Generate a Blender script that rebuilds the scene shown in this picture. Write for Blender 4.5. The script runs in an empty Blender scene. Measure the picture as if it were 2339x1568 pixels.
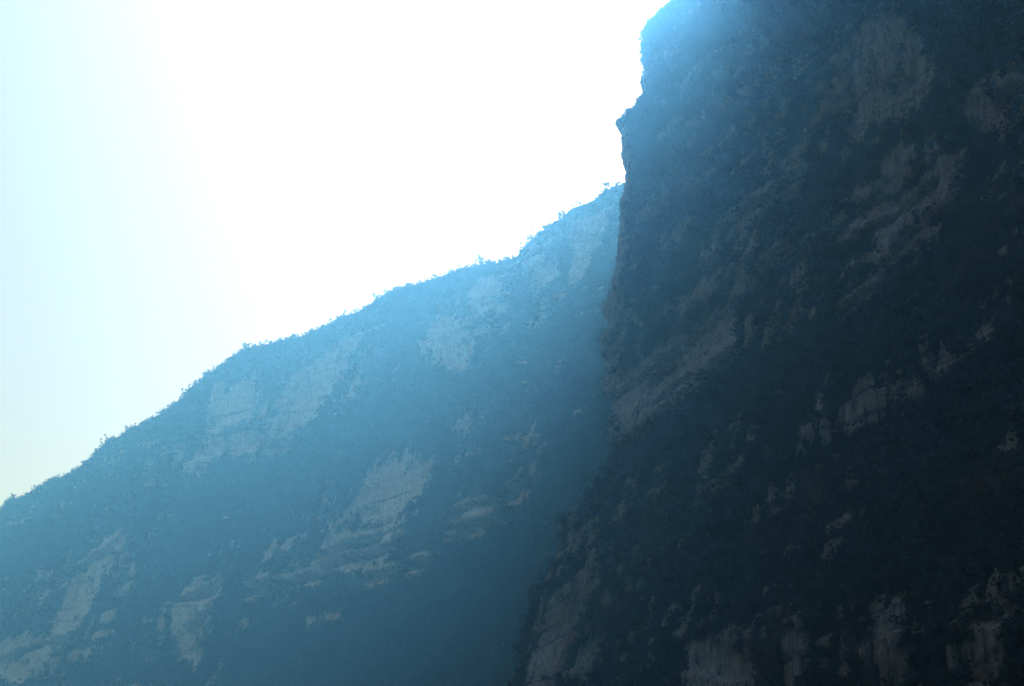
import bpy, math, random
import numpy as np
from mathutils import Vector, Matrix

R = math.radians
SC = bpy.context.scene
COL = SC.collection
random.seed(7)
RNG = np.random.default_rng(11)

# ------------------------------------------------------------------ camera
# Gorge runs along +Y, the wall stands on the right (+X).  Metres.
CAM = np.array([0.0, 0.0, 2.5])
YAW, PITCH, LENS = R(30.0), R(22.0), 50.0
W0, H0 = 2339.0, 1568.0                       # working picture units for the survey points below
FPX = W0 * LENS / 36.0
FWD = np.array([math.sin(YAW) * math.cos(PITCH), math.cos(YAW) * math.cos(PITCH), math.sin(PITCH)])
RGT = np.array([math.cos(YAW), -math.sin(YAW), 0.0])
UPV = np.cross(RGT, FWD)

cd = bpy.data.cameras.new('camera'); cam = bpy.data.objects.new('camera', cd); COL.objects.link(cam)
cd.lens = LENS; cd.sensor_width = 36.0; cd.clip_start = 0.5; cd.clip_end = 60000
M = Matrix((Vector(RGT), Vector(UPV), Vector(-FWD))).transposed().to_4x4()
M.translation = Vector(CAM); cam.matrix_world = M
SC.camera = cam


def bearing(px, py):
    """unit direction seen at a survey point of the photograph"""
    d = FWD + RGT * ((px - W0 / 2) / FPX) + UPV * ((H0 / 2 - py) / FPX)
    return d / np.linalg.norm(d)


# ------------------------------------------------------------------ light
SUN_AT = (2240, -1080)                         # just above the crest, out of the frame
SUN_DIR = bearing(*SUN_AT)
SUN_EL = math.asin(SUN_DIR[2]); SUN_AZ = math.atan2(SUN_DIR[0], SUN_DIR[1])
SUN_STRENGTH, SUN_ANGLE = 4.0, 13.0
SKY_STRENGTH = 0.054
EXPOSURE = 1.92
HAZE_DENSITY, HAZE_COLOR, HAZE_G = 0.00118, (0.078, 0.33, 1.0), 0.72

w = bpy.data.worlds.new('World'); SC.world = w; w.use_nodes = True
nt = w.node_tree; nt.nodes.clear()
sky = nt.nodes.new('ShaderNodeTexSky'); sky.sky_type = 'NISHITA'; sky.sun_disc = False
sky.sun_elevation = SUN_EL; sky.sun_rotation = SUN_AZ
sky.air_density = 0.25; sky.dust_density = 3.0; sky.ozone_density = 1.0
bg = nt.nodes.new('ShaderNodeBackground'); bg.inputs[1].default_value = SKY_STRENGTH
wo = nt.nodes.new('ShaderNodeOutputWorld')
sky_tint = nt.nodes.new('ShaderNodeMix'); sky_tint.data_type = 'RGBA'; sky_tint.blend_type = 'MULTIPLY'; sky_tint.inputs[0].default_value = 1.0
sky_tint.inputs[7].default_value = (1.0, 0.77, 0.64, 1)                                  # uniform warm tint on the sky light, added to offset the blue haze
nt.links.new(sky.outputs[0], sky_tint.inputs[6]); nt.links.new(sky_tint.outputs[2], bg.inputs[0]); nt.links.new(bg.outputs[0], wo.inputs[0])

sd = bpy.data.lights.new('sun', 'SUN'); sd.energy = SUN_STRENGTH; sd.angle = R(SUN_ANGLE); sd.color = (1.0, 0.99, 0.97)
sun = bpy.data.objects.new('sun', sd); COL.objects.link(sun)
sun.rotation_euler = Vector(SUN_DIR).to_track_quat('Z', 'Y').to_euler(); sun.location = Vector(SUN_DIR) * 1500

vs = SC.view_settings
SC.display_settings.display_device = 'sRGB'
vs.view_transform = 'Standard'; vs.look = 'None'; vs.exposure = EXPOSURE; vs.gamma = 1.0
cy = SC.cycles
cy.volume_bounces = 0; cy.max_bounces = 5; cy.diffuse_bounces = 2
cy.use_denoising = True


# ------------------------------------------------------------------ noise
def _hash(ix, iy, iz, seed):
    h = (ix.astype(np.uint32) * np.uint32(374761393) + iy.astype(np.uint32) * np.uint32(668265263)
         + iz.astype(np.uint32) * np.uint32(2147483647 - 1013904) + np.uint32((seed * 974634777) & 0xFFFFFFFF))
    h = (h ^ (h >> np.uint32(13))) * np.uint32(1274126177)
    h ^= h >> np.uint32(16)
    h = h * np.uint32(2246822519); h ^= h >> np.uint32(15)
    return (h & np.uint32(0xFFFFFF)).astype(np.float32) / np.float32(0x7FFFFF) - 1.0


def vnoise(x, y, z, seed=0):
    x = np.asarray(x, np.float32); y = np.asarray(y, np.float32); z = np.asarray(z, np.float32)
    x, y, z = np.broadcast_arrays(x, y, z)
    fx, fy, fz = np.floor(x), np.floor(y), np.floor(z)
    ix, iy, iz = fx.astype(np.int32), fy.astype(np.int32), fz.astype(np.int32)
    u, v, t = x - fx, y - fy, z - fz
    u = u * u * u * (u * (u * 6 - 15) + 10); v = v * v * v * (v * (v * 6 - 15) + 10); t = t * t * t * (t * (t * 6 - 15) + 10)
    def L(a, b, k): return a + (b - a) * k
    r = None
    c = [[[_hash(ix + i, iy + j, iz + k, seed) for k in (0, 1)] for j in (0, 1)] for i in (0, 1)]
    return L(L(L(c[0][0][0], c[1][0][0], u), L(c[0][1][0], c[1][1][0], u), v),
             L(L(c[0][0][1], c[1][0][1], u), L(c[0][1][1], c[1][1][1], u), v), t)


def fbm(x, y, z, oct=4, seed=0, gain=0.5, ridged=False):
    a, s, f, n = 1.0, 0.0, 1.0, 0.0
    for o in range(oct):
        q = vnoise(x * f, y * f, z * f, seed + o * 17)
        if ridged: q = 1 - 2 * np.abs(q)
        s = s + a * q; n += a; a *= gain; f *= 2.03
    return s / n


def sstep(a, b, x):
    t = np.clip((x - a) / (b - a), 0, 1)
    return t * t * (3 - 2 * t)


# ------------------------------------------------------------------ the two walls of rock, each a sheet over (s along, h up)
class Wall:
    def __init__(self, org, az, prof, amp, seed, steep=0):
        self.steep = steep
        self.o = np.array(org, float); self.t = np.array([math.sin(az), math.cos(az)]); self.n = np.array([math.cos(az), -math.sin(az)])
        self.ph, self.po = np.array(prof).T; self.amp = amp; self.seed = seed

    def back(self, s, h):
        if self.steep:                                              # unseen upper part nearest the camera, made sheer so it blocks the sun
            h0 = self.steep + 700 * np.clip((s - 180) / 60.0, 0, 1)
            o = np.interp(np.minimum(h, h0), self.ph, self.po) + 0.10 * np.maximum(0, h - h0)
        else:
            o = np.interp(h, self.ph, self.po)
        g = fbm(s / 130.0, h / 420.0, 0.5, 3, self.seed)            # gullies and buttresses
        g2 = fbm(s / 60.0, h / 90.0, 3.5, 2, self.seed + 5)
        return o + self.amp * g + 0.30 * self.amp * g2

    def point(self, s, h, extra=0.0):
        b = self.back(s, h) + extra
        x = self.o[0] + self.t[0] * s + self.n[0] * b
        y = self.o[1] + self.t[1] * s + self.n[1] * b
        return np.stack([x, y, h + 0 * s], -1)

    def at(self, px, py):
        """where the line of sight through a survey point meets this wall: (s, h)"""
        d = bearing(px, py)
        t = np.geomspace(60, 6000, 6000)
        P = CAM + t[:, None] * d
        q = P[:, :2] - self.o
        s = q @ self.t; b = q @ self.n; h = P[:, 2]
        f = b - self.back(s, h)
        k = np.argmax(f > 0)
        if f[k] <= 0 or k == 0: k = len(t) - 1
        a = f[k - 1] / (f[k - 1] - f[k]) if f[k - 1] != f[k] else 0
        return float(s[k - 1] + a * (s[k] - s[k - 1])), float(h[k - 1] + a * (h[k] - h[k - 1]))

    def trace(self, pts):
        return np.array([self.at(*p) for p in pts])


NEAR = Wall((114.37, 0), 0.0, [(-5, -4.5), (90, 34.1), (200, 90.8), (330, 155.1), (450, 208.1), (560, 261.1), (700, 317.8), (900, 393.5)], 8, 3, steep=146)
FAR = Wall((503, 746), R(-18.4), [(-5, -412), (60, -386), (150, -346), (260, -298), (400, -232), (520, -168), (700, -60), (900, 60)], 18, 9)
CREST_S, CREST_H = [0, 100, 170, 220, 260, 300, 350, 420, 520, 700], [416, 418, 430, 416, 410, 410, 398, 390, 387, 389]      # height of the near wall along its length, unseen top shaped to shade the haze


def inside(poly, s, h):
    """signed-ish soft polygon test in wall coordinates: even-odd + distance to the outline"""
    n = len(poly); ins = np.zeros(s.shape, bool); d2 = np.full(s.shape, 1e12, np.float32)
    for i in range(n):
        x0, y0 = poly[i]; x1, y1 = poly[(i + 1) % n]
        c = ((y0 > h) != (y1 > h))
        with np.errstate(divide='ignore', invalid='ignore'):
            ins ^= c & (s < (x1 - x0) * (h - y0) / (y1 - y0 if y1 != y0 else 1e-9) + x0)
        ex, ey = x1 - x0, y1 - y0
        k = np.clip(((s - x0) * ex + (h - y0) * ey) / (ex * ex + ey * ey + 1e-9), 0, 1)
        d2 = np.minimum(d2, (s - x0 - k * ex) ** 2 + (h - y0 - k * ey) ** 2)
    return np.where(ins, 1, -1) * np.sqrt(d2)


NEAR_ROCK = [
    [(1340, 640), (1400, 470), (1435, 470), (1440, 560), (1425, 640), (1440, 740), (1430, 850), (1340, 880)], [(1455, 700), (1470, 640), (1480, 760), (1455, 840)],
    [(1370, 900), (1372, 830), (1420, 845), (1500, 790), (1600, 735), (1690, 700), (1702, 760), (1690, 800), (1600, 880), (1500, 950), (1430, 1010), (1398, 1055), (1385, 980)],
    [(1860, 200), (1920, 130), (1940, 60), (2000, 20), (2080, 60), (2130, 130), (2140, 200), (2080, 280), (2020, 340), (1960, 320), (1910, 260)],
    [(1990, 560), (2010, 480), (2080, 430), (2140, 380), (2200, 350), (2290, 300), (2380, 270), (2380, 180), (2280, 150), (2230, 190), (2210, 260), (2230, 330), (2200, 400), (2130, 500), (2060, 560), (2010, 610)],
    [(1565, 1490), (1580, 1450), (1700, 1475), (1750, 1490), (1760, 1620), (1570, 1620)],
    [(2215, 1390), (2300, 1360), (2305, 1480), (2285, 1600), (2190, 1600)],
    [(1245, 1430), (1270, 1350), (1320, 1300), (1345, 1330), (1335, 1420), (1315, 1500), (1285, 1600), (1205, 1600), (1215, 1500), (1230, 1480)],
    [(1490, 140), (1530, 115), (1570, 110), (1540, 140)],
]
# faces where rock shows only in thin upright strips between the bushes
NEAR_STRIPS = [
    [(1740, 470), (1800, 310), (1870, 280), (1880, 340), (1850, 420), (1800, 480)],
    [(1775, 680), (1800, 570), (1830, 530), (1860, 640), (1810, 760), (1760, 780), (1700, 780), (1740, 690)],
    [(1690, 520), (1720, 470), (1740, 560), (1725, 670), (1690, 660)],
    [(2030, 330), (2080, 300), (2090, 380), (2060, 420), (2040, 400)],
    [(1480, 560), (1560, 470), (1600, 500), (1540, 600)], [(1590, 640), (1640, 560), (1680, 600), (1620, 720)],
    [(2100, 770), (2150, 730), (2190, 830), (2140, 860)], [(2255, 620), (2310, 600), (2360, 640), (2360, 760), (2280, 740)],
    [(1830, 960), (1870, 900), (1890, 960), (1850, 1040)], [(1930, 870), (1990, 850), (1985, 920), (1940, 950)],
    [(1580, 1060), (1640, 1000), (1740, 990), (1720, 1090), (1620, 1140), (1595, 1170)],
    [(1860, 1430), (1900, 1370), (1960, 1325), (2010, 1350), (2040, 1420), (2110, 1500), (2160, 1600), (1980, 1600), (1940, 1490), (1900, 1460)],
    [(1400, 1450), (1425, 1360), (1425, 1500), (1390, 1568)], [(1555, 1280), (1590, 1240), (1585, 1340), (1560, 1390)],
    [(2060, 1010), (2140, 960), (2150, 1020), (2090, 1060)], [(2100, 1560), (2200, 1450), (2210, 1568)], [(1340, 1200), (1380, 1180), (1360, 1320), (1330, 1310)],
    [(1200, 1420), (1250, 1300), (1400, 1250), (1440, 1400), (1380, 1568), (1200, 1568)],
]
NEAR_STREAK = [
    [(1460, 120), (1700, 20), (1900, 100), (2360, 100), (2360, 420), (2100, 640), (1900, 700), (1700, 850), (1500, 900), (1380, 900), (1400, 420), (1500, 300)],
    [(1385, 420), (1560, 380), (1700, 480), (1760, 290), (1900, 350), (2000, 500), (1850, 800), (1700, 700), (1500, 800), (1380, 860)],
    [(1580, 1000), (1800, 880), (2000, 820), (2200, 700), (2360, 560), (2360, 900), (2000, 1000), (1700, 1150), (1560, 1200)],
    [(1200, 1330), (1330, 1180), (1480, 1250), (1560, 1350), (1800, 1380), (2050, 1300), (2339, 1330), (2339, 1600), (1200, 1600)],
]
# rock stained brown with iron, made darker too for shade low on the right
NEAR_RUST_SHADE = [
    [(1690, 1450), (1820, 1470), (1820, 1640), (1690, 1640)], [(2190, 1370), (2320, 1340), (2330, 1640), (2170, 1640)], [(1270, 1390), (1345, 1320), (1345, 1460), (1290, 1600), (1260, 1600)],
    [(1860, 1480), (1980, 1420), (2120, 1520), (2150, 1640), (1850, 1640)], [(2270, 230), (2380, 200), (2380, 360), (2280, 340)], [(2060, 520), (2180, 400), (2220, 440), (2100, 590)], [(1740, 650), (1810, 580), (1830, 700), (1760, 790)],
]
FAR_STREAK = [
    [(480, 860), (640, 800), (860, 700), (1100, 610), (1380, 440), (1360, 640), (1200, 800), (1000, 860), (700, 1010), (450, 1080)],
    [(60, 1300), (300, 1180), (340, 1300), (180, 1560), (-40, 1560), (-40, 1450)],
    [(700, 1300), (900, 1020), (1250, 980), (1230, 1120), (960, 1330)],
]
FAR_ROCK = [
    [(610, 1000), (650, 900), (700, 830), (760, 780), (825, 750), (805, 830), (760, 900), (720, 960), (690, 1000), (640, 1015)],
    [(470, 940), (510, 870), (560, 860), (610, 880), (600, 960), (520, 990), (480, 1000)],
    [(420, 1090), (440, 1020), (520, 1000), (620, 1000), (600, 1030), (500, 1040), (450, 1080)],
    [(970, 760), (1010, 700), (1060, 720), (1080, 770), (1060, 830), (1000, 850), (980, 820)],
    [(1060, 680), (1090, 630), (1150, 650), (1140, 700), (1090, 720)],
    [(1200, 600), (1240, 570), (1260, 620), (1230, 670), (1200, 650)],
    [(1300, 500), (1390, 480), (1380, 560), (1320, 660), (1290, 640), (1310, 560)],
    [(840, 1090), (880, 1030), (960, 1030), (1000, 1050), (970, 1120), (900, 1200), (850, 1210), (800, 1200)],
    [(720, 1280), (770, 1200), (880, 1200), (910, 1250), (860, 1300), (760, 1320), (720, 1310)],
    [(1040, 1160), (1130, 1150), (1210, 1100), (1240, 1000), (1260, 1010), (1240, 1090), (1180, 1160), (1090, 1200), (1045, 1200)],
    [(390, 1400), (410, 1340), (480, 1310), (510, 1330), (490, 1400), (460, 1500), (440, 1540), (410, 1500)],
    [(560, 1340), (700, 1310), (760, 1290), (740, 1320), (620, 1350)],
    [(110, 1430), (160, 1320), (280, 1200), (300, 1230), (250, 1290), (200, 1400), (150, 1480)],
    [(-40, 1560), (-40, 1470), (100, 1450), (180, 1420), (130, 1500), (50, 1560)],
    [(700, 1420), (780, 1390), (760, 1430)],
    [(1010, 980), (1100, 940), (1060, 1000)],
]
NEAR_LEDGE = [
    [(1382, 905), (1470, 850), (1560, 790)], [(1405, 1015), (1500, 935), (1600, 865), (1700, 795)], [(1480, 490), (1560, 432), (1650, 375)],
    [(1890, 600), (1980, 525), (2050, 470)], [(2010, 615), (2100, 525), (2200, 430)], [(1600, 1130), (1700, 1062), (1800, 1010)],
    [(1560, 305), (1680, 225), (1790, 160)], [(1520, 405), (1640, 335), (1750, 262)], [(1640, 525), (1760, 445), (1860, 372)], [(1690, 640), (1790, 560), (1850, 505)],
    [(1620, 180), (1720, 115), (1800, 60)], [(1560, 640), (1640, 580), (1700, 530)], [(1850, 760), (1960, 680), (2060, 610)], 
    [(1470, 879), (1514, 839), (1588, 773), (1619, 742), (1650, 708)], [(1473, 926), (1526, 879), (1573, 848)],
    [(1573, 892), (1582, 863), (1613, 830), (1666, 795), (1697, 777)], [(1421, 979), (1449, 941), (1461, 904)],
    [(1915, 258), (1956, 212)], [(2011, 197), (2057, 167)], [(2032, 449), (2072, 409), (2138, 368)],
    [(2047, 485), (2097, 434), (2148, 399)], [(2259, 217), (2299, 207), (2345, 182)], [(2285, 167), (2345, 136)],
    [(1570, 770), (1600, 740)], [(1500, 470), (1560, 430)], [(1760, 470), (1840, 420)],
]
FAR_LEDGE = [
    [(1040, 1163), (1100, 1145), (1160, 1120), (1215, 1075)], [(1050, 1198), (1110, 1180), (1170, 1150)],
    [(720, 1290), (800, 1262), (900, 1240)], [(730, 1262), (800, 1235), (880, 1215)], [(560, 1345), (660, 1322), (760, 1296)],
    [(830, 1310), (900, 1296), (990, 1270)], [(410, 1365), (460, 1345), (505, 1325)], [(420, 1430), (490, 1390)],
    [(0, 1505), (80, 1475), (170, 1440)], [(110, 1330), (200, 1285), (270, 1235)], [(620, 1015), (690, 995)],
]
# crest of the far wall and the free edge of the near wall, as surveyed
FAR_CREST = [(-520, 1480), (-320, 1370), (-150, 1265), (0, 1172), (30, 1142), (80, 1120), (130, 1097), (175, 1070), (240, 1022), (280, 990), (330, 962), (400, 922), (440, 887),
             (500, 838), (556, 800), (620, 792), (680, 775), (740, 744), (800, 716), (850, 694), (900, 664), (960, 652), (1000, 634), (1060, 614),
             (1110, 598), (1150, 600), (1190, 580), (1215, 546), (1262, 528), (1272, 502), (1300, 480), (1350, 464), (1385, 436), (1412, 424), (1470, 400), (1540, 372)]
NEAR_EDGE = [(1000, 1900), (1100, 1740), (1180, 1568), (1200, 1440), (1240, 1330), (1300, 1210), (1370, 1110), (1392, 1045), (1383, 980), (1368, 900), (1362, 820), (1368, 740),
             (1384, 640), (1396, 560), (1406, 470), (1410, 400), (1406, 360), (1400, 316), (1412, 300), (1440, 268), (1450, 250), (1452, 200), (1451, 150), (1453, 104),
             (1480, 72), (1530, 40), (1580, 2), (1640, -55), (1740, -150), (1860, -250), (2000, -340)]


# ------------------------------------------------------------------ mesh helpers
def grid_mesh(name, P, mat, attrs=None, smooth=False):
    nr, nc = P.shape[:2]
    me = bpy.data.meshes.new(name)
    idx = np.arange(nr * nc, dtype=np.int32).reshape(nr, nc)
    q = np.stack([idx[:-1, :-1], idx[:-1, 1:], idx[1:, 1:], idx[1:, :-1]], -1).reshape(-1, 4)
    raw_mesh(me, P.reshape(-1, 3), q, smooth)
    for k, v in (attrs or {}).items():
        a = me.attributes.new(k, 'FLOAT', 'POINT'); a.data.foreach_set('value', np.ascontiguousarray(v, np.float32).ravel())
    if mat: me.materials.append(mat)
    o = bpy.data.objects.new(name, me); COL.objects.link(o)
    return o


def raw_mesh(me, V, Q, smooth=False):
    V = np.ascontiguousarray(V, np.float32); Q = np.ascontiguousarray(Q, np.int32)
    n = Q.shape[1]
    me.vertices.add(len(V)); me.vertices.foreach_set('co', V.ravel())
    me.loops.add(Q.size); me.loops.foreach_set('vertex_index', Q.ravel())
    me.polygons.add(len(Q)); me.polygons.foreach_set('loop_start', np.arange(0, Q.size, n, dtype=np.int32))
    me.polygons.foreach_set('use_smooth', np.full(len(Q), smooth))
    me.update(calc_edges=True); me.validate()


# ------------------------------------------------------------------ materials
def mat_base(name):
    m = bpy.data.materials.new(name); m.use_nodes = True
    t = m.node_tree; b = t.nodes['Principled BSDF']; b.inputs['Roughness'].default_value = 0.9
    b.inputs['Specular IOR Level'].default_value = 0.15
    return m, t, b


def N(t, kind, **kw):
    n = t.nodes.new(kind)
    for k, v in kw.items(): setattr(n, k, v)
    return n


def noise(t, vec, scale, detail=5, rough=0.6, stretch=None):
    n = N(t, 'ShaderNodeTexNoise'); n.inputs['Scale'].default_value = scale; n.inputs['Detail'].default_value = detail; n.inputs['Roughness'].default_value = rough
    if stretch:
        mp = N(t, 'ShaderNodeMapping'); mp.inputs['Scale'].default_value = stretch
        t.links.new(vec, mp.inputs['Vector']); vec = mp.outputs[0]
    t.links.new(vec, n.inputs['Vector'])
    return n.outputs['Fac']


def ramp(t, fac, stops):
    r = N(t, 'ShaderNodeValToRGB'); e = r.color_ramp.elements
    while len(e) < len(stops): e.new(0.5)
    for k, (p, c) in zip(e, stops): k.position = p; k.color = (*c, 1) if len(c) == 3 else c
    t.links.new(fac, r.inputs[0])
    return r.outputs[0]


def mix(t, fac, a, b, kind='MIX'):
    m = N(t, 'ShaderNodeMix', data_type='RGBA', blend_type=kind)
    for i, v in ((0, fac), (6, a), (7, b)):
        if isinstance(v, (int, float)): m.inputs[i].default_value = v
        elif isinstance(v, tuple): m.inputs[i].default_value = (*v, 1)
        else: t.links.new(v, m.inputs[i])
    return m.outputs[2]


def rock_material(name, tint, bed_scale, low):
    m, t, b = mat_base(name)
    geo = N(t, 'ShaderNodeNewGeometry'); pos = geo.outputs['Position']
    streak = noise(t, pos, 1.0, 6, 0.7, (1.1, 1.1, 0.06))               # water streaks down the face
    fine = noise(t, pos, 1.0, 5, 0.7, (3.0, 3.0, 0.9))
    blot = noise(t, pos, 0.045, 6, 0.65)
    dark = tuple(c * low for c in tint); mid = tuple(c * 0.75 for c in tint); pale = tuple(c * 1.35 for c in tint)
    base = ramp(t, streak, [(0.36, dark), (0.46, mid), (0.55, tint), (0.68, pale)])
    rust = ramp(t, blot, [(0.52, (0, 0, 0)), (0.70, (1, 1, 1))])
    base = mix(t, rust, base, mix(t, 0.25, base, (0.17, 0.125, 0.09)))
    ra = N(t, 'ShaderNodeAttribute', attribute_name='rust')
    base = mix(t, ra.outputs['Fac'], base, mix(t, 1.0, base, (0.62, 0.42, 0.33), 'MULTIPLY'))  # iron brown, plus shade painted into the lower rock's colour
    base = mix(t, 1.0, base, ramp(t, fine, [(0.32, (0.5, 0.5, 0.5)), (0.5, (0.95, 0.95, 0.95)), (0.7, (1.2, 1.2, 1.2))]), 'MULTIPLY')
    ba = N(t, 'ShaderNodeAttribute', attribute_name='bed'); cv = N(t, 'ShaderNodeCombineXYZ'); sp = N(t, 'ShaderNodeSeparateXYZ')
    t.links.new(pos, sp.inputs[0]); t.links.new(ba.outputs['Fac'], cv.inputs[0])
    for i, o in ((1, 0), (2, 1)):
        k = N(t, 'ShaderNodeMath', operation='MULTIPLY'); k.inputs[1].default_value = 0.06; t.links.new(sp.outputs[o], k.inputs[0]); t.links.new(k.outputs[0], cv.inputs[i])
    seam = ramp(t, noise(t, cv.outputs[0], bed_scale, 4, 0.65), [(0.36, (0.28, 0.28, 0.29)), (0.44, (0.95, 0.95, 0.95)), (0.62, (1.1, 1.1, 1.1))])   # dark bedding seams
    base = mix(t, 0.8, base, seam, 'MULTIPLY')
    soil = ramp(t, noise(t, pos, 0.5, 5), [(0.35, (0.011, 0.016, 0.012)), (0.6, (0.024, 0.030, 0.020)), (0.75, (0.065, 0.060, 0.042))])
    at = N(t, 'ShaderNodeAttribute', attribute_name='rock')
    t.links.new(mix(t, at.outputs['Fac'], soil, base), b.inputs['Base Color'])
    bp = N(t, 'ShaderNodeBump'); bp.inputs['Strength'].default_value = 0.8; bp.inputs['Distance'].default_value = 0.8
    t.links.new(noise(t, pos, 1.0, 6, 0.7, (1.2, 1.2, 0.25)), bp.inputs['Height']); t.links.new(bp.outputs[0], b.inputs['Normal'])
    return m


def leaf_material(name, stops, scale=0.05):
    m, t, b = mat_base(name)
    geo = N(t, 'ShaderNodeNewGeometry')
    c = ramp(t, noise(t, geo.outputs['Position'], scale, 6, 0.7), stops)
    t.links.new(c, b.inputs['Base Color'])
    return m


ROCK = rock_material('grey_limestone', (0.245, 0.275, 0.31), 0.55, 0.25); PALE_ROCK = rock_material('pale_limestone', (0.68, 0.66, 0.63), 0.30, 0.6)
LEAF = leaf_material('scrub_leaves', [(0.30, (0.010, 0.015, 0.011)), (0.48, (0.018, 0.026, 0.018)), (0.60, (0.030, 0.034, 0.022)), (0.72, (0.085, 0.065, 0.034))])
BARK, _t, _b = mat_base('bark'); _b.inputs['Base Color'].default_value = (0.09, 0.075, 0.06, 1)


# ------------------------------------------------------------------ rock relief
def field_of(wall, polys, s, h, sw, hw, m=60):
    f = np.full(s.shape, -60.0, np.float32)
    for poly in polys:
        q = wall.trace(poly)
        box = (s > q[:, 0].min() - m) & (s < q[:, 0].max() + m) & (h > q[:, 1].min() - m) & (h < q[:, 1].max() + m)
        if box.any(): f[box] = np.maximum(f[box], inside(q, sw[box], hw[box]))
    return f


def relief(wall, rocks, strips, streaked, ledges, s, h, dip, seed, k, fine, sparse=0.0):
    """extra setback and bare-rock amount at wall coordinates s, h; k = size of the detail in metres"""
    wob = 5.0 * k * fbm(s / (18.0 * k), h / (18.0 * k), 1.5, 4, seed + 40)
    sw = s + wob * 0.7; hw = h + wob
    field = field_of(wall, rocks, s, h, sw, hw)
    open_ = sstep(-6, 8, field_of(wall, streaked, s, h, sw, hw))
    strip = sstep(-3, 4, field_of(wall, strips, s, h, sw, hw)) if strips else 0.0
    bed = h - dip * s + 5 * fbm(s / 60.0, h / 60.0, 0.3, 3, seed + 70)
    strat = fbm(bed / (14.0 * k), s / (90.0 * k), 0.7, 3, seed + 71)                       # beds that weather back or stand out
    # small bare patches, tall and narrow, scattered through the scrub
    nz = fbm(s / (5.5 * k), h / (24.0 * k), 7.7, 4, seed + 60, 0.6)
    nzf = fbm(s / (1.7 * k), h / (11.0 * k), 7.1, 3, seed + 62, 0.6)
    nz2 = fbm(s / (48.0 * k), h / (45.0 * k), 2.7, 3, seed + 65)
    nzb = fbm(s / (16.0 * k), bed / (2.6 * k), 3.3, 4, seed + 66, 0.6)                       # thin bare lines along the beds
    scatter = (0.55 + 0.45 * strip) * nz + 0.75 * nzf * (0.6 + 0.4 * strip) + 0.75 * (1 - strip) * nzb + 0.40 * nz2 + 0.45 * strat + 0.30 * open_ + 0.28 * strip
    spot = sstep(0.36 + sparse, 0.62 + sparse, scatter) * 0.85
    edge = field / (4.5 * k) + 1.3 * fbm(s / (4.0 * k), h / (13.0 * k), 5.1, 4, seed + 80, 0.6)
    holes = sstep(0.22, 0.42, fbm(s / (3.5 * k), h / (6.0 * k), 9.1, 4, seed + 90, 0.6) + 0.3 * strat)
    rock = np.maximum(sstep(-0.25, 0.5, edge) * (1 - (0.85 if wall is NEAR else 0.45) * holes * (1 - 0.6 * sstep(1.5, 4, edge))), spot)
    # terraces: bed edges stand proud, softer beds set back, the lip undercut
    ph = bed / (11.0 * k) + 0.7 * vnoise(s / (40.0 * k), h / (60.0 * k), 0.2, seed + 95)
    tr = ph - np.floor(ph)
    gate = sstep(-0.15, 0.35, vnoise(s / (22.0 * k), np.floor(ph) * 3.7, 0.6, seed + 97))
    ex = -(tr - sstep(0.86, 1.0, tr)) * 4.2 * k * gate * (0.55 + 0.45 * rock)
    ex = ex - 0.9 * k * rock * fbm(s / (1.9 * k), h / (26.0 * k), 0.9, 4, seed + 100, 0.6, True)      # flutes
    ex = ex + 2.2 * k * fbm(s / (14.0 * k), h / (17.0 * k), 4.4, 5, seed + 110, 0.55)
    ex = ex + fine * fbm(s / (2.0 * k), h / (3.0 * k), 6.4, 4, seed + 120, 0.6)
    ex = ex + 1.2 * k * sstep(-0.2, 1.2, edge)                                            # bare faces are cut back into the scrub
    for ln in ledges:
        q = wall.trace(ln); q = q[np.argsort(q[:, 0])]
        j = 1.3 * k * fbm(s / (5.0 * k), 0.2, 8.2, 4, seed + 130, 0.6)
        d = np.interp(s, q[:, 0], q[:, 1]) + j - h
        thick = np.clip(0.7 + 0.6 * vnoise(s / (7.0 * k), 0.4, 0.3, seed + 131), 0.15, 1.3)
        m = sstep(q[0, 0] - 1, q[0, 0] + 3, s) * (1 - sstep(q[-1, 0] - 3, q[-1, 0] + 1, s))
        slot = sstep(-0.5, 0.9, d) * (1 - sstep(0.9 * k, 4.2 * k, d))
        bare = sstep(-0.25, 0.25, fbm(s / (6.0 * k), 0.7, 2.2, 3, seed + 133) + 0.2)
        rock = np.maximum(rock, m * bare * sstep(-2.2 * k, -0.8 * k, d) * (1 - sstep(4.0 * k, 6.0 * k, d)))
        ex = ex + m * thick * k * (7.5 * slot + 1.6 * sstep(-0.2, 0.5, d) * np.exp(-np.clip(d, 0, 200) / (9.0 * k))) - 1.3 * k * m * sstep(-5 * k, -0.3, d) * (d <= 0.2)
    rust = sstep(-6, 10, field_of(wall, NEAR_RUST_SHADE, s, h, sw, hw)) if wall is NEAR else 0 * s
    return ex, rock, bed, rust


near_edge = NEAR.trace(NEAR_EDGE)
near_edge[:, 1] = np.maximum.accumulate(near_edge[:, 1] + 0.3 * np.arange(len(near_edge)))
far_crest = FAR.trace(FAR_CREST)


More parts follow.
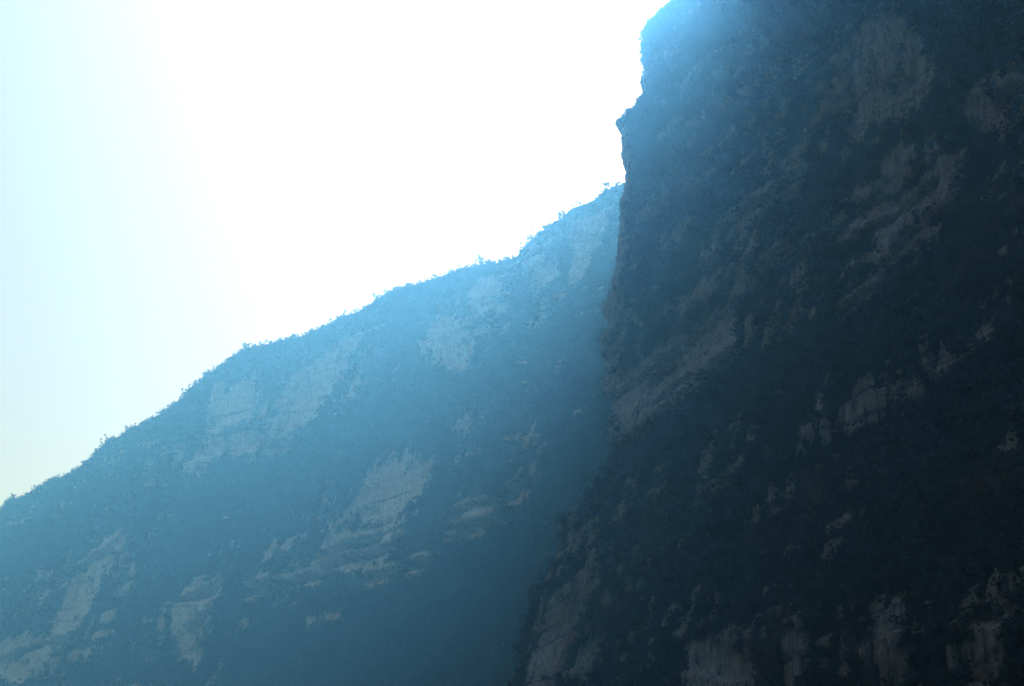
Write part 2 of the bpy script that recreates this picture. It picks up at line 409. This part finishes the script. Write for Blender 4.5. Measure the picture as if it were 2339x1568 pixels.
def build_near():
    top_h = 445.0
    hs = np.concatenate([np.linspace(-4, 120, 330), np.linspace(120, 285, 380)[1:], np.linspace(285, top_h, 70)[1:]])
    o = np.argsort(near_edge[:, 1])
    sc = np.interp(hs, near_edge[o, 1], near_edge[o, 0])
    u0 = np.geomspace(30, 88, 60)[:-1]; u = np.linspace(0, 1, 1150)
    S = np.concatenate([np.repeat(u0[None], len(hs), 0), 88 * (sc[:, None] / 88) ** u[None, :]], 1)
    H = np.repeat(hs[:, None], S.shape[1], 1)
    cr = np.interp(S, CREST_S, CREST_H) + 6 * fbm(S / 40.0, 0.4, 0.2, 3, 41)
    over = np.maximum(0, H - cr)
    brink = sc[:, None] - S                                                           # distance from the free edge
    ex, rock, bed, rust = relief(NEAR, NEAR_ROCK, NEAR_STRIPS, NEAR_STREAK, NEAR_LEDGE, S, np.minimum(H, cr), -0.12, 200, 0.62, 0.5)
    P = NEAR.point(S, np.minimum(H, cr), ex)
    P[..., 1] += sstep(14, 0, brink) * (1.6 * fbm(H / 7.0, 0.2, 0.9, 4, 46, 0.6) + 0.5 * fbm(H / 1.6, 0.2, 0.4, 3, 47, 0.6))
    P[..., 0] += over * 1.2; P[..., 2] -= over * 0.3                                  # above the crest the ground falls away behind
    rock = rock * (over <= 0)
    rock = np.maximum(rock, sstep(5, 1, brink + 2.5 * fbm(H / 6.0, 0.3, 0.8, 3, 44)) * sstep(254, 246, H) * sstep(120, 150, H))   # bare brink
    # the free edge turns away behind the corner
    L = np.concatenate([np.linspace(0, 30, 24)[1:], np.linspace(30, 420, 40)[1:]])
    ca = R(52)
    dr = np.array([math.sin(ca), math.cos(ca), 0])
    e = P[:, -1][:, None, :] + L[None, :, None] * dr
    hh = np.repeat(hs[:, None], len(L), 1); ll = np.repeat(L[None, :], len(hs), 0)
    e += (2.5 * sstep(0, 12, ll) * fbm(ll / 12.0, hh / 18.0, 0.4, 4, 333))[..., None] * np.array([-0.3, 0.4, 0])
    G = np.concatenate([P, e], 1); rk = np.concatenate([rock, np.repeat(rock[:, -1:], len(L), 1)], 1)
    T = np.linspace(0, 400, 30)[1:]
    top = G[-1][None] + T[:, None, None] * np.array([0.95, 0.1, -0.25])
    G = np.concatenate([G, top], 0); rk = np.concatenate([rk, np.zeros((len(T), G.shape[1]))], 0)
    bd = np.zeros(G.shape[:2]); bd[:bed.shape[0], :bed.shape[1]] = bed
    bd[:bed.shape[0], bed.shape[1]:] = bed[:, -1:]
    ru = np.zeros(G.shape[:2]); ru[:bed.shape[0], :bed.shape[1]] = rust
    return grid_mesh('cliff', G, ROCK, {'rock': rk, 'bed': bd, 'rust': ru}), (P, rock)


def build_far():
    o = np.argsort(far_crest[:, 0])
    s = np.linspace(far_crest[:, 0].min() - 130, far_crest[:, 0].max(), 1150)
    zt = np.interp(s, far_crest[o, 0], far_crest[o, 1])
    zt = zt + 1.2 * fbm(s / 7.0, 0.1, 0.1, 3, 77)
    v = np.linspace(0, 1, 620)
    H = -4 + (zt[None, :] + 4) * v[:, None]
    S = np.repeat(s[None, :], len(v), 0)
    ex, rock, bed, rust = relief(FAR, FAR_ROCK, [], FAR_STREAK, FAR_LEDGE, S, H, 0.0, 500, 1.35, 0.9, 0.10)
    rock = rock * (1 - sstep(-9, -2, H - zt[None, :]) * 0.8)
    P = FAR.point(S, H, ex)
    T = np.concatenate([np.linspace(0, 30, 10)[1:], np.linspace(30, 500, 20)[1:]])
    nb = np.array([FAR.n[0], FAR.n[1], 0])
    top = P[-1][None] + T[:, None, None] * nb + (-(T * 0.15) - np.clip(T - 30, 0, None) * 0.25)[:, None, None] * np.array([0, 0, 1])
    P = np.concatenate([P, top], 0); rk = np.concatenate([rock, np.zeros((len(T), len(s)))], 0)
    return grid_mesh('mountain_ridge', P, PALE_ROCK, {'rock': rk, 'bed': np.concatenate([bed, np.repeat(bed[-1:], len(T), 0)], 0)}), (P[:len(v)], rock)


cliff, cliff_f = build_near()
ridge, ridge_f = build_far()
for o, l in ((cliff, 'dark scrub covered limestone cliff filling the right of the gorge'), (ridge, 'hazy blue wooded ridge descending to the left behind the cliff')):
    o['kind'] = 'structure'; o['label'] = l


# ------------------------------------------------------------------ scrub on the walls
def leaf_clumps(centres, radii, nq, leaf, up, squash=0.75):
    """many small leaf-clump faces through the volume of every bush; returns verts, quads"""
    n = len(centres)
    d = RNG.normal(size=(n, nq, 3)); d /= np.linalg.norm(d, axis=2, keepdims=True)
    r = RNG.uniform(0.25, 1.0, (n, nq, 1)) ** 0.6
    lob = 0.75 + 0.5 * RNG.random((n, nq, 1))
    c = d * r * lob * radii[:, None, None]; c[..., 2] *= squash
    c = c + centres[:, None, :]
    a = RNG.normal(size=(n, nq, 3)); a /= np.linalg.norm(a, axis=2, keepdims=True)
    b = np.cross(a, RNG.normal(size=(n, nq, 3))); b /= np.linalg.norm(b, axis=2, keepdims=True) + 1e-9
    sz = leaf * RNG.uniform(0.6, 1.5, (n, nq, 1)) * (radii[:, None, None] / radii.mean()) ** 0.5
    a = a * sz; b = b * sz * 0.7
    V = np.stack([c - a - b * .3, c + b, c + a + b * .2, c - b], 2).reshape(-1, 3)
    Q = np.arange(len(V), dtype=np.int32).reshape(-1, 4)
    return V, Q


def visible(P, margin=0.40):
    q = P - CAM
    z = q @ FWD; x = (q @ RGT) / z * FPX; y = (q @ UPV) / z * FPX
    return (z > 0) & (np.abs(x) < W0 / 2 * (1 + margin)) & (np.abs(y) < H0 / 2 * (1 + margin))


def scrub(name, wall, f, count, rad, nq, leaf, label):
    P, rock = f
    # area-true random picks over the sheet
    A = np.linalg.norm(np.cross(P[1:, :-1] - P[:-1, :-1], P[:-1, 1:] - P[:-1, :-1]), axis=2)
    veg = np.clip(1 - rock[:-1, :-1] * 1.25, 0.0, 1)
    wgt = A * (veg ** 1.5) * visible(P[:-1, :-1])
    k = RNG.choice(wgt.size, count, p=(wgt / wgt.sum()).ravel())
    i, j = np.unravel_index(k, wgt.shape)
    C = P[i, j] + RNG.normal(size=(count, 3)) * 0.4
    C[:, 2] += 0.3
    rr = rad * RNG.lognormal(0, 0.35, count)
    V, Q = leaf_clumps(C, rr, nq, leaf, None)
    me = bpy.data.meshes.new(name); raw_mesh(me, V, Q); me.materials.append(LEAF)
    o = bpy.data.objects.new(name, me); COL.objects.link(o)
    o['kind'] = 'stuff'; o['label'] = label; o['category'] = 'scrub'
    return o


scrub('cliff_scrub', NEAR, cliff_f, 72000, 0.85, 26, 0.24, 'dense dark scrub clinging to the ledges of the near cliff')
scrub('ridge_scrub', FAR, ridge_f, 68000, 1.35, 18, 0.42, 'dense hazy scrub and woodland covering the far ridge')


# ------------------------------------------------------------------ single trees that stand out against the sky
def tube(V, Q, pts, rad, n=6):
    base = len(V)
    for i, (p, r) in enumerate(zip(pts, rad)):
        d = (pts[min(i + 1, len(pts) - 1)] - pts[max(i - 1, 0)]); d = d / (np.linalg.norm(d) + 1e-9)
        a = np.cross(d, [0.3, 0.9, 0.1]); a /= np.linalg.norm(a) + 1e-9; b = np.cross(d, a)
        for k in range(n):
            t = 2 * math.pi * k / n; V.append(p + r * (a * math.cos(t) + b * math.sin(t)))
        if i:
            for k in range(n):
                o = base + (i - 1) * n
                Q.append((o + k, o + (k + 1) % n, o + n + (k + 1) % n, o + n + k))


def make_tree(name, height, spread, leaves, bare):
    """a one metre grid of wood and leaf: trunk with limbs, crown of leaf clumps round the limb ends"""
    V, Q, tips = [], [], []
    lean = RNG.normal(size=2) * 0.12
    tp = [np.array([lean[0] * t * height, lean[1] * t * height, t * height * 0.75]) for t in np.linspace(0, 1, 5)]
    tp[0][2] = -0.5
    tube(V, Q, tp, np.linspace(0.055, 0.02, 5) * height ** 0.7)
    for i in range(9 if bare else 7):
        t = RNG.uniform(0.3, 1.0); p0 = np.array([lean[0] * t * height, lean[1] * t * height, t * height * 0.75])
        an = RNG.uniform(0, 2 * math.pi); ln = spread * RNG.uniform(0.5, 1.0)
        p2 = p0 + np.array([math.cos(an) * ln, math.sin(an) * ln, height * RNG.uniform(0.12, 0.30)])
        p1 = (p0 + p2) / 2 + np.array([0, 0, -0.06 * height])
        tube(V, Q, [p0, p1, p2], np.array([0.022, 0.014, 0.006]) * height ** 0.7, 5); tips += [p1, p2, p2]
    tips.append(tp[-1]); tips = np.array(tips)
    C = tips + RNG.normal(size=tips.shape) * 0.12 * spread
    LV, LQ = leaf_clumps(C, np.full(len(C), spread * 0.36) * RNG.uniform(0.6, 1.2, len(C)), leaves, 0.13 * spread ** 0.5, None, 0.8)
    tm = bpy.data.meshes.new('trunk'); raw_mesh(tm, np.array(V), np.array(Q)); tm.materials.append(BARK)
    cm = bpy.data.meshes.new('crown'); raw_mesh(cm, LV, LQ); cm.materials.append(LEAF)
    return tm, cm


KINDS = {'bushy': [make_tree('t', 2.6, 1.25, 22, False) for _ in range(4)], 'tall': [make_tree('t', 4.2, 1.15, 18, False) for _ in range(3)],
         'thin': [make_tree('t', 3.6, 1.2, 5, True) for _ in range(3)]}


def plant(kind, p, size, label, group):
    tm, cm = KINDS[kind][RNG.integers(len(KINDS[kind]))]
    r = bpy.data.objects.new('tree', None); COL.objects.link(r)
    r.location = p; r.rotation_euler = (0, 0, RNG.uniform(0, 6.28)); r.scale = (size, size, size); r.empty_display_size = 0.5
    for n, m in (('trunk', tm), ('crown', cm)):
        c = bpy.data.objects.new(n, m); COL.objects.link(c); c.parent = r
    r['label'] = label; r['category'] = 'tree'
    if group: r['group'] = group
    return r


def on_sheet(P, s_row, frac):
    i = int(np.clip(frac * (len(s_row) - 1), 0, len(s_row) - 1)); return P[i]


FAR_SPECIAL = [
    ((1214, 548), 'thin', 1.4, 'thin bare tree leaning over the notch in the far skyline, left of the rocky step'),
    ((1275, 500), 'tall', 1.15, 'small upright tree on the lip of the rocky step in the far skyline'),
    ((1388, 432), 'bushy', 1.3, 'broad bushy tree where the far skyline meets the near cliff'),
    ((1098, 598), 'bushy', 1.5, 'round bushy tree on the flat hump in the middle of the far skyline'),
    ((858, 694), 'tall', 1.0, 'dark pointed tree at the left end of the flat stretch of far skyline'),
    ((558, 799), 'bushy', 1.5, 'broad tree at the shoulder where the far skyline starts to drop steeply'),
    ((467, 866), 'tall', 0.9, 'lone small tree jutting from the steep part of the descending ridge'),
    ((31, 1141), 'bushy', 1.2, 'rounded tree at the lowest left end of the skyline'),
]
crest = ridge_f[0][-1]                                             # world points along the top row of the far sheet
crest_s = (crest[:, :2] - FAR.o) @ FAR.t
vis = np.where(visible(crest, 0.03))[0]


def crest_point(px):
    q = crest[vis] - CAM; x = (q @ RGT) / (q @ FWD) * FPX + W0 / 2
    return crest[vis[np.argmin(np.abs(x - px))]]


for (px, py), kind, size, label in FAR_SPECIAL:
    plant(kind, Vector(crest_point(px)) - Vector((0, 0, 0.15)), size, label, None)
for px in np.sort(np.concatenate([np.linspace(6, 1395, 95) + RNG.normal(size=95) * 6, RNG.uniform(560, 1395, 35)])):
    kind = RNG.choice(['bushy', 'bushy', 'tall', 'thin'])
    p = crest_point(px) + RNG.normal(size=3) * np.array([0.6, 0.6, 0.1])
    plant(kind, p - np.array([0, 0, 0.25]), RNG.uniform(0.35, 0.8), 'small tree in the fringe along the skyline of the hazy far ridge', 'trees fringing the far ridge skyline')

NEAR_TOP = [(1452, 104), (1462, 94), (1480, 74), (1488, 66), (1497, 60), (1512, 52), (1528, 42), (1540, 32), (1552, 22), (1562, 14), (1575, 4), (1438, 268), (1426, 284), (1412, 300)]
free = cliff_f[0][:, -1]
fq = free - CAM; fx = (fq @ RGT) / (fq @ FWD) * FPX + W0 / 2; fy = H0 / 2 - (fq @ UPV) / (fq @ FWD) * FPX
for i, (px, py) in enumerate(NEAR_TOP):
    k = np.argmin((fx - px) ** 2 + (fy - py) ** 2)
    low = py > 200
    plant(RNG.choice(['bushy', 'thin']) if not low else 'bushy', free[k] - np.array([0, 0, 0.2]), RNG.uniform(0.5, 0.9) * (0.6 if low else 1),
          'small shrubby tree on the sloping ledge above the overhanging corner of the near cliff' if low else 'small tree on the top edge of the near cliff against the white sky',
          'trees on the ledge above the corner' if low else 'trees along the top edge of the near cliff')

# ------------------------------------------------------------------ river and haze
def plane_mesh(name, x0, x1, y0, y1, z):
    me = bpy.data.meshes.new(name); me.from_pydata([(x0, y0, z), (x1, y0, z), (x1, y1, z), (x0, y1, z)], [], [(0, 1, 2, 3)])
    o = bpy.data.objects.new(name, me); COL.objects.link(o); return o


wm, wt, wb = mat_base('river_water'); wb.inputs['Base Color'].default_value = (0.010, 0.018, 0.016, 1); wb.inputs['Roughness'].default_value = 0.12
wbp = N(wt, 'ShaderNodeBump'); wbp.inputs['Strength'].default_value = 0.3
wt.links.new(noise(wt, N(wt, 'ShaderNodeNewGeometry').outputs['Position'], 0.6, 4), wbp.inputs['Height']); wt.links.new(wbp.outputs[0], wb.inputs['Normal'])
river = plane_mesh('river', -20000, 20000, -20000, 20000, 0.0); river.data.materials.append(wm); river['kind'] = 'structure'

hm = bpy.data.materials.new('haze'); hm.use_nodes = True; ht = hm.node_tree; ht.nodes.clear()
pv = ht.nodes.new('ShaderNodeVolumePrincipled'); ho = ht.nodes.new('ShaderNodeOutputMaterial')
pv.inputs['Color'].default_value = (*HAZE_COLOR, 1); pv.inputs['Density'].default_value = HAZE_DENSITY; pv.inputs['Anisotropy'].default_value = HAZE_G
pv.inputs['Absorption Color'].default_value = (1, 1, 1, 1)
ht.links.new(pv.outputs[0], ho.inputs['Volume'])
hme = bpy.data.meshes.new('haze')
X0, X1, Y0, Y1, Z0, Z1 = -700, 1200, -800, 1900, -1.0, 455
hv = [(x, y, z) for z in (Z0, Z1) for y in (Y0, Y1) for x in (X0, X1)]
hme.from_pydata(hv, [], [(0, 2, 3, 1), (4, 5, 7, 6), (0, 1, 5, 4), (2, 6, 7, 3), (0, 4, 6, 2), (1, 3, 7, 5)])
haze = bpy.data.objects.new('haze', hme); COL.objects.link(haze); hme.materials.append(hm)
haze['kind'] = 'stuff'; haze['label'] = 'pale blue haze filling the gorge'
